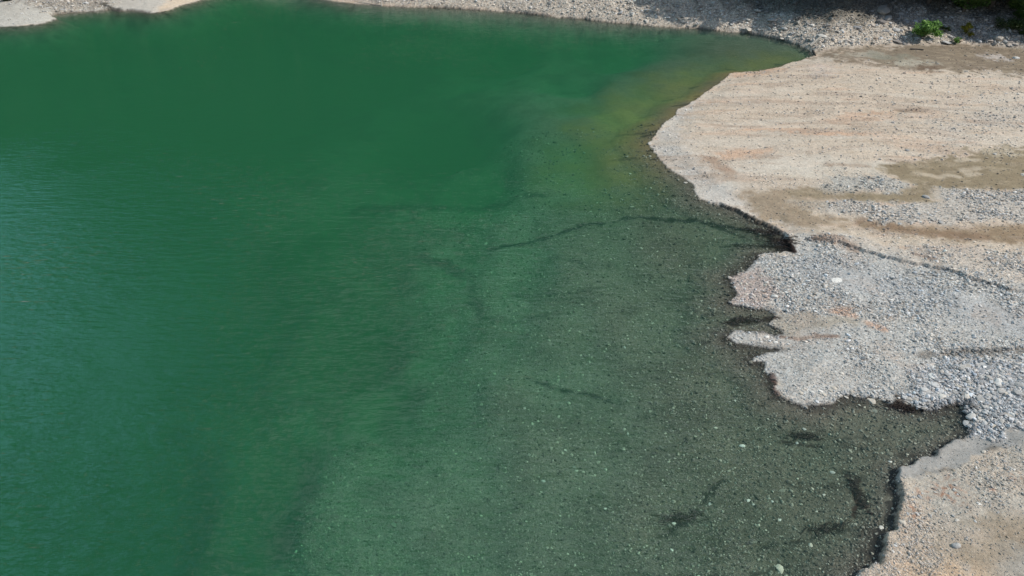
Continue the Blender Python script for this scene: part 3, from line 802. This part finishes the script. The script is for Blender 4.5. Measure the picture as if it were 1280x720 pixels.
def debris(px, py, wpx, hpx, n, ang, label):
    x0, y0, z0 = on_ground(px, py); dd = math.sqrt(x0 * x0 + y0 * y0 + CAMH ** 2) / FOC
    w_, h_ = wpx * dd / 2, hpx * dd
    V, F = [], []
    for i in range(n):
        u, v = random.gauss(0, .45) * w_, random.gauss(0, .45) * h_
        cx_, cy2 = u * math.cos(ang) - v * math.sin(ang), u * math.sin(ang) + v * math.cos(ang)
        a = random.uniform(0, 3.14) if random.random() < .5 else ang + random.gauss(0, .4)
        L_ = random.uniform(.10, .34); r_ = random.uniform(.008, .026)
        c = Vector((cx_, cy2, ground_z(x0 + cx_, y0 + cy2) - z0 + random.uniform(.01, .09)))
        t = Vector((math.cos(a), math.sin(a), random.gauss(0, .18))).normalized(); n1 = t.cross(Vector((0, 0, 1))).normalized(); n2 = t.cross(n1)
        b_ = len(V)
        for e, k in ((-1, 1.), (0, 1.1), (1, .5)):
            p = c + t * e * L_ + n1 * (abs(e) * random.uniform(-.04, .04))
            for q in range(4):
                th = 1.5708 * q; V.append((p + (n1 * math.cos(th) + n2 * math.sin(th)) * r_ * k)[:])
        for j in range(2):
            for q in range(4): F.append((b_ + j * 4 + q, b_ + j * 4 + (q + 1) % 4, b_ + j * 4 + 4 + (q + 1) % 4, b_ + j * 4 + 4 + q))
    m = bpy.data.meshes.new('driftwood_debris'); m.from_pydata(V, [], F); m.materials.append(M_soak)
    o = bpy.data.objects.new('driftwood_debris', m); col.objects.link(o); o.location = (x0, y0, z0)
    tag(o, label, 'debris', kind='stuff')
debris(976, 305, 30, 12, 420, -.35, 'thick black clump of soaked twigs and leaves in the notch between beach and grey gravel')
debris(952, 290, 40, 4, 200, -.45, 'dark line of wet twigs along the foot of the low beach ledge')
debris(925, 402, 34, 5, 200, .2, 'black twig raft in the slot above the narrow gravel finger')
debris(1004, 546, 38, 6, 100, -.1, 'reddish black patch of sunken twigs off the inlet mouth')
debris(1073, 620, 9, 30, 150, 0., 'upright dark red brown strip of sunken leaves left of the undercut bank')
debris(1128, 510, 32, 6, 150, -.2, 'brown weed and twigs caught at the north edge of the inlet')
debris(850, 648, 54, 7, 95, .1, 'dark sunken branch litter near the bottom centre of the shallows')
debris(1030, 662, 70, 6, 75, .25, 'thin dark line of litter curving over the bed near the bottom right')
# leaning pole at the far waterline
x0, y0, z0 = on_ground(477, 9)
pole = tube('leaning_pole', [(0, 0, -.5), (-.05, .5, .8), (-.1, 1.0, 2.4), (-.2, 1.4, 3.8)], [.11, .10, .09, .07], M_drift); pole.location = (x0, y0, 0)
tag(pole, 'slim bleached pole leaning out of the far water edge', 'pole')

# ------------------------------------------------------------------ foliage
def leaf_mesh(name, centres, n, spread, size, mat, seed, up=.35, shell=.55):
    r = np.random.default_rng(seed)
    cs = np.array(centres); k = r.integers(0, len(cs), n)
    dirs = r.normal(0, 1, (n, 3)); dirs /= np.linalg.norm(dirs, axis=1, keepdims=True)
    rad = cs[k, 3:4] * r.uniform(shell, 1.05, (n, 1))
    P = cs[k, :3] + dirs * rad * np.array([1, 1, spread])
    u = r.normal(0, 1, (n, 3)); u[:, 2] *= .5; u /= np.linalg.norm(u, axis=1, keepdims=True)
    w = np.cross(u, r.normal(0, 1, (n, 3)) * np.array([.6, .6, 1.]) + dirs * .5); w /= np.linalg.norm(w, axis=1, keepdims=True) + 1e-6
    s = size * r.uniform(.6, 1.4, (n, 1))
    V = np.stack([P - u * s, P + w * s * .45, P + u * s, P - w * s * .45], 1)
    V[:, 1:4:2, 2] += s * .12
    F = np.arange(n * 4).reshape(-1, 4)
    me_o = mesh_np(name, V, F, 4, mat, False, link=False)
    return me_o.data

def make_tree_meshes(seed, h, w, nleaf, mat, low=.12, lsize=.22):
    r = random.Random(seed); cs, limbs = [], []
    for i in range(34):
        t = low + (1 - low) * (i + r.random()) / 34
        a = r.uniform(0, 6.28); prof = math.sin(min(1, (t - low) / (1 - low) * .93 + .12) * math.pi) ** .7
        q = w * prof * r.uniform(.45, 1.)
        c = (math.cos(a) * q, math.sin(a) * q, h * t, w * r.uniform(.22, .42)); cs.append(c)
        limbs.append(((0, 0, h * t * .8), c))
    crown = leaf_mesh('crown', cs, nleaf, .6, lsize, mat, seed)
    b = bmesh.new(); V, F = [], []
    def add(pts, rad, seg=6):
        base = len(V)
        for i, p in enumerate(pts):
            p = Vector(p); t = (Vector(pts[min(i + 1, len(pts) - 1)]) - Vector(pts[max(i - 1, 0)])).normalized()
            a = t.cross(Vector((.9, .3, .2))).normalized(); bb_ = t.cross(a)
            for k in range(seg):
                th = 6.2832 * k / seg; V.append((p + (a * math.cos(th) + bb_ * math.sin(th)) * rad[i])[:])
        for i in range(len(pts) - 1):
            for k in range(seg): F.append((base + i * seg + k, base + i * seg + (k + 1) % seg, base + (i + 1) * seg + (k + 1) % seg, base + (i + 1) * seg + k))
    add([(0, 0, -.4), (.05, .1, h * .3), (-.1, 0, h * .65), (0, .05, h * .95)], [h * .022, h * .017, h * .011, h * .003], 9)
    for a, c in limbs: add([a, ((a[0] + c[0]) / 2, (a[1] + c[1]) / 2, (a[2] + c[2]) / 2 - .1), c[:3]], [h * .006, h * .004, h * .0015])
    m = bpy.data.meshes.new('trunk'); m.from_pydata(V, [], F); m.materials.append(M_bark); b.free()
    return crown, m
TM = [make_tree_meshes(3, 13, 3.8, 9000, M_leaf, .10), make_tree_meshes(5, 15, 4.4, 10000, M_dleaf, .14), make_tree_meshes(9, 10, 3.4, 8000, M_leaf, .06)]
def tree(x, y, k, sc, label, group=None, cat='tree', name='broadleaf_tree'):
    e = bpy.data.objects.new(name, None); col.objects.link(e); e.location = (x, y, ground_z(x, y) - .1)
    e.rotation_euler = (0, 0, random.uniform(0, 6.28)); e.scale = (sc,) * 3; tag(e, label, cat, group)
    for nm, md in zip(('crown', 'trunk'), TM[k]):
        c = bpy.data.objects.new(nm, md); col.objects.link(c); c.parent = e
    return e
tree_px = [(1203,16,0,.8,'broadleaf tree with sunlit low leaves above the yellow shrub'),
           (1280,22,2,.75,'low spreading tree with bright leaves at the upper right corner'),
           (1238,10,1,1.1,'dark leafy tree between the two sunlit trees on the far bank'),
           (1160,4,1,1.,'dark shaded tree leftmost of the group on the far bank')]
for px, py, k, sc, lab in tree_px:
    x, y, z = on_ground(px, py); tree(x, y, k, sc, lab)
row = [(1302,12),(1120,-4),(1180,-2),(1225,0),(1262,2),(1300,6),(1330,8),(1365,6),(1400,10),(1310,-6),(1360,-6),(1420,2),
       (1080,-8),(1035,-12),(985,-16),(1100,-20),(1150,-20),(1200,-18),(1250,-16)]
for q, (px, py) in enumerate(row):
    x, y, z = on_ground(px, py)
    tree(x, y, q % 2, 1.05 + .35 * (q * 37 % 10) / 10, 'dark tree in the shaded row along the top of the far bank', 'trees along the top of the far bank')

def shrub(px, py, wpx, hpx, mat, n, label, name, cat, seed, lsize=.12, lobes=9, group=None):
    x, y, z = on_ground(px, py); dd = math.sqrt(x * x + y * y + (CAMH - z) ** 2) / FOC
    w_, h_ = wpx * dd / 2, hpx * dd
    r = random.Random(seed); cs = []
    for i in range(lobes):
        a = r.uniform(0, 6.28); q = r.uniform(.1, .8) * w_
        cs.append((math.cos(a) * q, math.sin(a) * q * .6, h_ * r.uniform(.25, .8), w_ * r.uniform(.22, .42)))
    e = bpy.data.objects.new(name, None); col.objects.link(e); e.location = (x, y, z); tag(e, label, cat, group)
    c = bpy.data.objects.new('foliage', leaf_mesh('foliage', cs, n, .7, lsize, mat, seed, shell=.3)); col.objects.link(c); c.parent = e
    V = []
    b = bmesh.new()
    st = []
    for i, cc in enumerate(cs): st.append([(0, 0, -.1), (cc[0] * .5, cc[1] * .5, cc[2] * .6), cc[:3]])
    V, F = [], []
    for pts in st:
        base = len(V)
        for i, p in enumerate(pts):
            for k in range(4):
                th = 1.5708 * k; rr = (.03, .02, .008)[i]; V.append((p[0] + math.cos(th) * rr, p[1] + math.sin(th) * rr, p[2]))
        for i in range(2):
            for k in range(4): F.append((base + i * 4 + k, base + i * 4 + (k + 1) % 4, base + (i + 1) * 4 + (k + 1) % 4, base + (i + 1) * 4 + k))
    m = bpy.data.meshes.new('stem'); m.from_pydata(V, [], F); m.materials.append(M_bark); b.free()
    s = bpy.data.objects.new('stem', m); col.objects.link(s); s.parent = e
    return e
shrub(1153,50,36,19,M_bush,1700,'bright green bush growing on pale rubble at the far bank','green_bush','bush',1,.19,12)
shrub(1180,40,12,7,M_grass,500,'small dull green plant between the bright bush and the yellow shrub','small_plant','plant',2,.1)
shrub(1207,43,15,12,M_ybush,1100,'yellow green shrub on the shaded rubble slope','yellow_shrub','shrub',3,.1)
shrub(1211,48,8,6,M_ybush,400,'low yellow plant just in front of the yellow shrub','low_plant','plant',4,.09)
shrub(1195,54,10,6,M_bush,500,'small green plant among rocks below the yellow shrub','small_plant','plant',5,.09)
shrub(1262,38,36,10,M_grass,2200,'wide mossy green shrub in the shade near the right edge','mossy_shrub','shrub',6,.12,14)
shrub(1283,46,18,10,M_grass,1200,'dark green shrub cut by the right edge of the picture','dark_shrub','shrub',7,.12)
shrub(1277,22,22,16,M_bush,1500,'sunlit leafy sapling under the corner tree','leafy_sapling','sapling',8,.14)
shrub(12,1,16,6,M_grass,700,'dark low shrub at the head of the left silt fan','dark_shrub','shrub',9,.14)

# far wooded mountainside: one mass seen only as the lake's reflection
cr = []
for i in range(2400):
    x = random.uniform(-330, 200); y = float(np.interp(x, fxs, fys)) + 19 + random.random() ** 1.4 * 345
    cr.append((x, y))
cr = np.array(cr); n = len(cr); zz = sample(H, cr[:, 0], cr[:, 1])
cv, cf = ico(2)
nl = 90
th = rng.uniform(0, 6.283, (n, nl)); hh = rng.uniform(0, 1, (n, nl)) ** 1.2
tall = rng.uniform(12, 22, (n, 1)); rr = (1 - hh) * tall * .24 * rng.uniform(.5, 1, (n, nl)) + .2
cx = cr[:, :1] + np.cos(th) * rr; cy = cr[:, 1:] + np.sin(th) * rr; cz = zz[:, None] + 1 + hh * tall
u = rng.normal(0, 1, (n, nl, 3)); w2 = rng.normal(0, 1, (n, nl, 3)); ls = 1.1
P = np.stack([cx, cy, cz], -1)
V = np.stack([P - u * ls, P + w2 * ls * .7, P + u * ls, P - w2 * ls * .7], 2).reshape(-1, 3)
forest = mesh_np('forest', V, np.arange(len(V)).reshape(-1, 4), 4, M_dleaf)
tag(forest, 'dense dark green forest on the mountainside beyond the lake', 'forest', kind='stuff')

# ------------------------------------------------------------------ light
SUN_AZ, SUN_EL = R(-5), R(43)           # azimuth measured from +X towards +Y
sd_ = Vector((math.cos(SUN_AZ) * math.cos(SUN_EL), math.sin(SUN_AZ) * math.cos(SUN_EL), math.sin(SUN_EL)))
L = bpy.data.lights.new('sun', 'SUN'); L.energy = 4.3; L.angle = R(.5); L.color = (1, .955, .89)
lo = bpy.data.objects.new('sun', L); col.objects.link(lo); lo.rotation_euler = (-sd_).to_track_quat('-Z', 'Y').to_euler(); lo.location = (60, 0, 80)
SKY_PATCHES = [(-3, 57, .33, .05, (22, 23, 24)), (-58, 34, .32, .14, (9, 21, 28))]
w = bpy.data.worlds.new('World'); scene.world = w; w.use_nodes = True
nt = w.node_tree; nt.nodes.clear()
sky = nt.nodes.new('ShaderNodeTexSky'); sky.sky_type = 'NISHITA'; sky.sun_disc = False; sky.sun_elevation = SUN_EL
sky.sun_rotation = math.atan2(sd_.x, sd_.y)
bg = nt.nodes.new('ShaderNodeBackground'); bg.inputs[1].default_value = .08
wo = nt.nodes.new('ShaderNodeOutputWorld')
tc = nt.nodes.new('ShaderNodeTexCoord')
cn = nt.nodes.new('ShaderNodeTexNoise'); cn.inputs['Scale'].default_value = 8.0; cn.inputs['Detail'].default_value = 7; cn.inputs['Roughness'].default_value = .6
nt.links.new(tc.outputs['Generated'], cn.inputs['Vector'])
def wm(op, a, b=None, clamp=False):
    nd = nt.nodes.new('ShaderNodeMath'); nd.operation = op; nd.use_clamp = clamp
    for i, v in enumerate((a, b)):
        if v is None: continue
        if isinstance(v, (int, float)): nd.inputs[i].default_value = v
        else: nt.links.new(v, nd.inputs[i])
    return nd.outputs[0]
colr = sky.outputs[0]
# a cloud, and an added bright blue patch for the left water sheen: (azimuth from north, elevation, angular radius, softness, colour)
for az, el, ra, so, cc in SKY_PATCHES:
    az, el = R(az), R(el)
    dv = nt.nodes.new('ShaderNodeVectorMath'); dv.operation = 'DISTANCE'
    nt.links.new(tc.outputs['Generated'], dv.inputs[0]); dv.inputs[1].default_value = (math.sin(az) * math.cos(el), math.cos(az) * math.cos(el), math.sin(el))
    q = wm('ADD', dv.outputs['Value'], wm('MULTIPLY', wm('SUBTRACT', cn.outputs['Fac'], .5), .8))
    q = wm('DIVIDE', wm('SUBTRACT', ra + so, q), 2 * so, True)
    mxn = nt.nodes.new('ShaderNodeMix'); mxn.data_type = 'RGBA'
    nt.links.new(q, mxn.inputs[0]); nt.links.new(colr, mxn.inputs[6]); mxn.inputs[7].default_value = (*cc, 1); colr = mxn.outputs[2]
nt.links.new(colr, bg.inputs[0]); nt.links.new(bg.outputs[0], wo.inputs[0])

vs = scene.view_settings; vs.view_transform = 'Standard'; vs.look = 'None'; vs.gamma = 1; vs.exposure = 0; vs.use_curve_mapping = False
scene.render.engine = 'CYCLES'
cy_ = scene.cycles
cy_.use_denoising = True; cy_.sample_clamp_indirect = 4; cy_.sample_clamp_direct = 12
cy_.max_bounces = 6; cy_.diffuse_bounces = 2; cy_.glossy_bounces = 2; cy_.transmission_bounces = 2; cy_.volume_bounces = 1; cy_.transparent_max_bounces = 8
